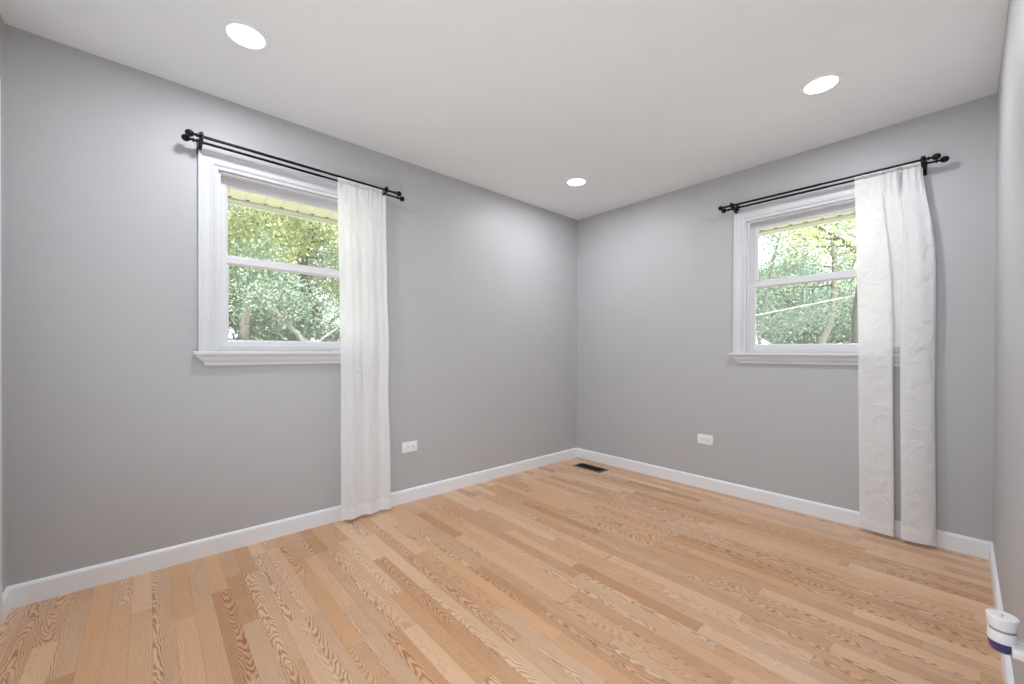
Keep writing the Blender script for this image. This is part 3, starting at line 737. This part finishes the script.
# beyond the left window
tree('leafy_tree', (3.38, 8.0, GZ), 'leaning pale-barked tree right outside the left-wall window', GT, 11, 4.4, 0.085, (-0.74, 0.0, 1.0), M_LEAFB, M_BARKP, clear=2.3, spread=1.3, limbs=6, leaf=0.048, per=11)
tree('leafy_tree', (3.65, 10.6, GZ), 'dark-trunked tree behind the leaning one, seen through the left-wall window', GT, 12, 7.0, 0.15, (-0.13, 0.0, 1.0), M_LEAFG, M_BARK, clear=2.6, spread=1.9, limbs=8, leaf=0.055, per=22)
tree('leafy_tree', (0.1, 10.2, GZ), 'yellow-green tree at the left side of the view through the left-wall window', GT, 13, 7.5, 0.14, (0.05, 0.0, 1.0), M_LEAFY, M_BARK, clear=2.7, spread=3.0, limbs=10, leaf=0.068, per=75)
tree('leafy_tree', (2.2, 14.5, GZ), 'farther green tree filling the middle of the left-wall window view', GT, 14, 9.0, 0.2, (0.0, 0.0, 1.0), M_LEAFY, M_BARK, clear=3.6, spread=3.4, limbs=10, leaf=0.080, per=60)
tree('leafy_tree', (7.0, 13.5, GZ), 'farther green tree at the right side of the left-wall window view', GT, 15, 9.0, 0.2, (0.0, 0.0, 1.0), M_LEAFG, M_BARK, clear=1.5, spread=3.4, limbs=11, leaf=0.087, per=50)
tree('leafy_tree', (4.2, 20.0, GZ), 'farthest blue-green tree behind all others in the left-wall window view', GT, 16, 8.0, 0.22, (0.0, 0.0, 1.0), M_LEAFB, M_BARK, clear=0.9, spread=4.2, limbs=9, leaf=0.10, per=38)
tree('leafy_tree', (2.6, 16.5, GZ), 'low dark bushy tree along the bottom of the left-wall window view', GT, 17, 3.3, 0.10, (0.0, 0.0, 1.0), M_LEAFB, M_BARK, clear=0.5, spread=2.6, limbs=10, leaf=0.09, per=55)
# beyond the far-wall window
tree('leafy_tree', (9.5, 1.10, GZ), 'thick-trunked tree at the right side of the far-wall window view', GT, 21, 8.0, 0.15, (0.02, 0.07, 1.0), M_LEAFY, M_BARK, clear=3.1, spread=2.0, limbs=8, leaf=0.050, per=12)
tree('leafy_tree', (13.5, 3.0, GZ), 'slender tree with bare upper limbs in the middle of the far-wall window view', GT, 22, 9.0, 0.12, (0.0, 0.01, 1.0), M_LEAFG, M_BARK, clear=2.4, spread=2.6, limbs=11, leaf=0.055, per=7)
tree('leafy_tree', (11.0, 3.2, GZ), 'pale slender tree at the left side of the far-wall window view', GT, 23, 6.5, 0.06, (0.02, -0.04, 1.0), M_LEAFB, M_BARKP, clear=1.3, spread=1.7, limbs=9, leaf=0.056, per=12)
tree('leafy_tree', (17.5, 2.6, GZ), 'low rounded green tree behind the slender ones in the far-wall window view', GT, 24, 4.3, 0.16, (0.0, 0.0, 1.0), M_LEAFB, M_BARK, clear=0.8, spread=3.2, limbs=13, leaf=0.093, per=75)
tree('leafy_tree', (18.5, 6.4, GZ), 'low green tree at the far left of the far-wall window view', GT, 25, 4.2, 0.16, (0.0, 0.0, 1.0), M_LEAFG, M_BARK, clear=0.8, spread=3.0, limbs=13, leaf=0.093, per=65)
tree('leafy_tree', (24.0, 5.0, GZ), 'farthest thin-crowned tree behind the others in the far-wall window view', GT, 26, 11.0, 0.22, (0.0, 0.0, 1.0), M_LEAFG, M_BARK, clear=3.0, spread=4.0, limbs=12, leaf=0.10, per=12)

# neighbour's house, shed and the overhead cable
nh = empty('neighbour_house', (27.0, 2.0, GZ)); tag(nh, 'blue-grey house half hidden by the trees beyond the far-wall window', 'house')
bm = bmesh.new(); box(bm, 0, 7, -5, 6.0, 0, 2.9); finish(bm, 'wall', M_BLUE, nh)
bm = bmesh.new(); vs = [bm.verts.new(q) for q in ((-.5, -5.5, 2.85), (-.5, 6.5, 2.85), (3.5, 6.5, 4.4), (3.5, -5.5, 4.4), (7.5, -5.5, 2.85), (7.5, 6.5, 2.85), (-.5, -5.5, 2.7), (-.5, 6.5, 2.7), (7.5, -5.5, 2.7), (7.5, 6.5, 2.7))]
for q in ((0, 1, 2, 3), (3, 2, 5, 4), (6, 7, 1, 0), (4, 5, 9, 8), (6, 0, 3, 4, 8), (1, 7, 9, 5, 2), (6, 8, 9, 7)): bm.faces.new([vs[i] for i in q])
finish(bm, 'roof', M_SHING, nh)
for y in (-3.2, -0.6, 2.2, 4.4):
    bm = bmesh.new(); frame_loop(bm, 0, 1, 0, 1.1, [(0, 0), (0.07, 0), (0.07, 0.04), (0, 0.04)])
    for v in bm.verts: v.co = Vector((-v.co.y - 0.001, v.co.x + y - .5, v.co.z + 1.1))
    wd_ = finish(bm, 'window', M_TRIM, nh)
    bm = bmesh.new(); box(bm, -0.02, -0.002, y - .43, y + .43, 1.17, 2.13); finish(bm, 'pane', M_DARK, wd_)
sh = empty('garden_shed', (14.5, 5.35, GZ + 0.0)); tag(sh, 'small shed with white roof at the lower left corner of the far-wall window view', 'shed')
bm = bmesh.new(); box(bm, -.9, .9, -1.0, .6, 0, 1.85); finish(bm, 'wall', M_BLUE, sh)
bm = bmesh.new(); vs = [bm.verts.new(q) for q in ((-1.1, -1.0 - .2, 1.8), (1.1, -1.2, 1.8), (1.1, -0.2, 2.55), (-1.1, -0.2, 2.55), (-1.1, 0.8, 1.8), (1.1, 0.8, 1.8), (-1.1, -1.2, 1.72), (1.1, -1.2, 1.72), (-1.1, .8, 1.72), (1.1, .8, 1.72))]
for q in ((0, 1, 2, 3), (3, 2, 5, 4), (6, 7, 1, 0), (4, 5, 9, 8), (6, 0, 3, 4, 8), (1, 7, 9, 5, 2), (6, 8, 9, 7)): bm.faces.new([vs[i] for i in q])
finish(bm, 'roof', M_WROOF, sh)
bm = bmesh.new(); P0, P1 = Vector((10.6, 7.5, 1.35)), Vector((8.3, -5.0, 3.10))
tube(bm, [P0.lerp(P1, k / 20) + Vector((0, 0, -0.10 * math.sin(PI * k / 20))) for k in range(21)], 0.009, 8)
tag(finish(bm, 'overhead_cable', M_CABLE), 'thin pale cable crossing the far-wall window view in front of the trees', 'cable')
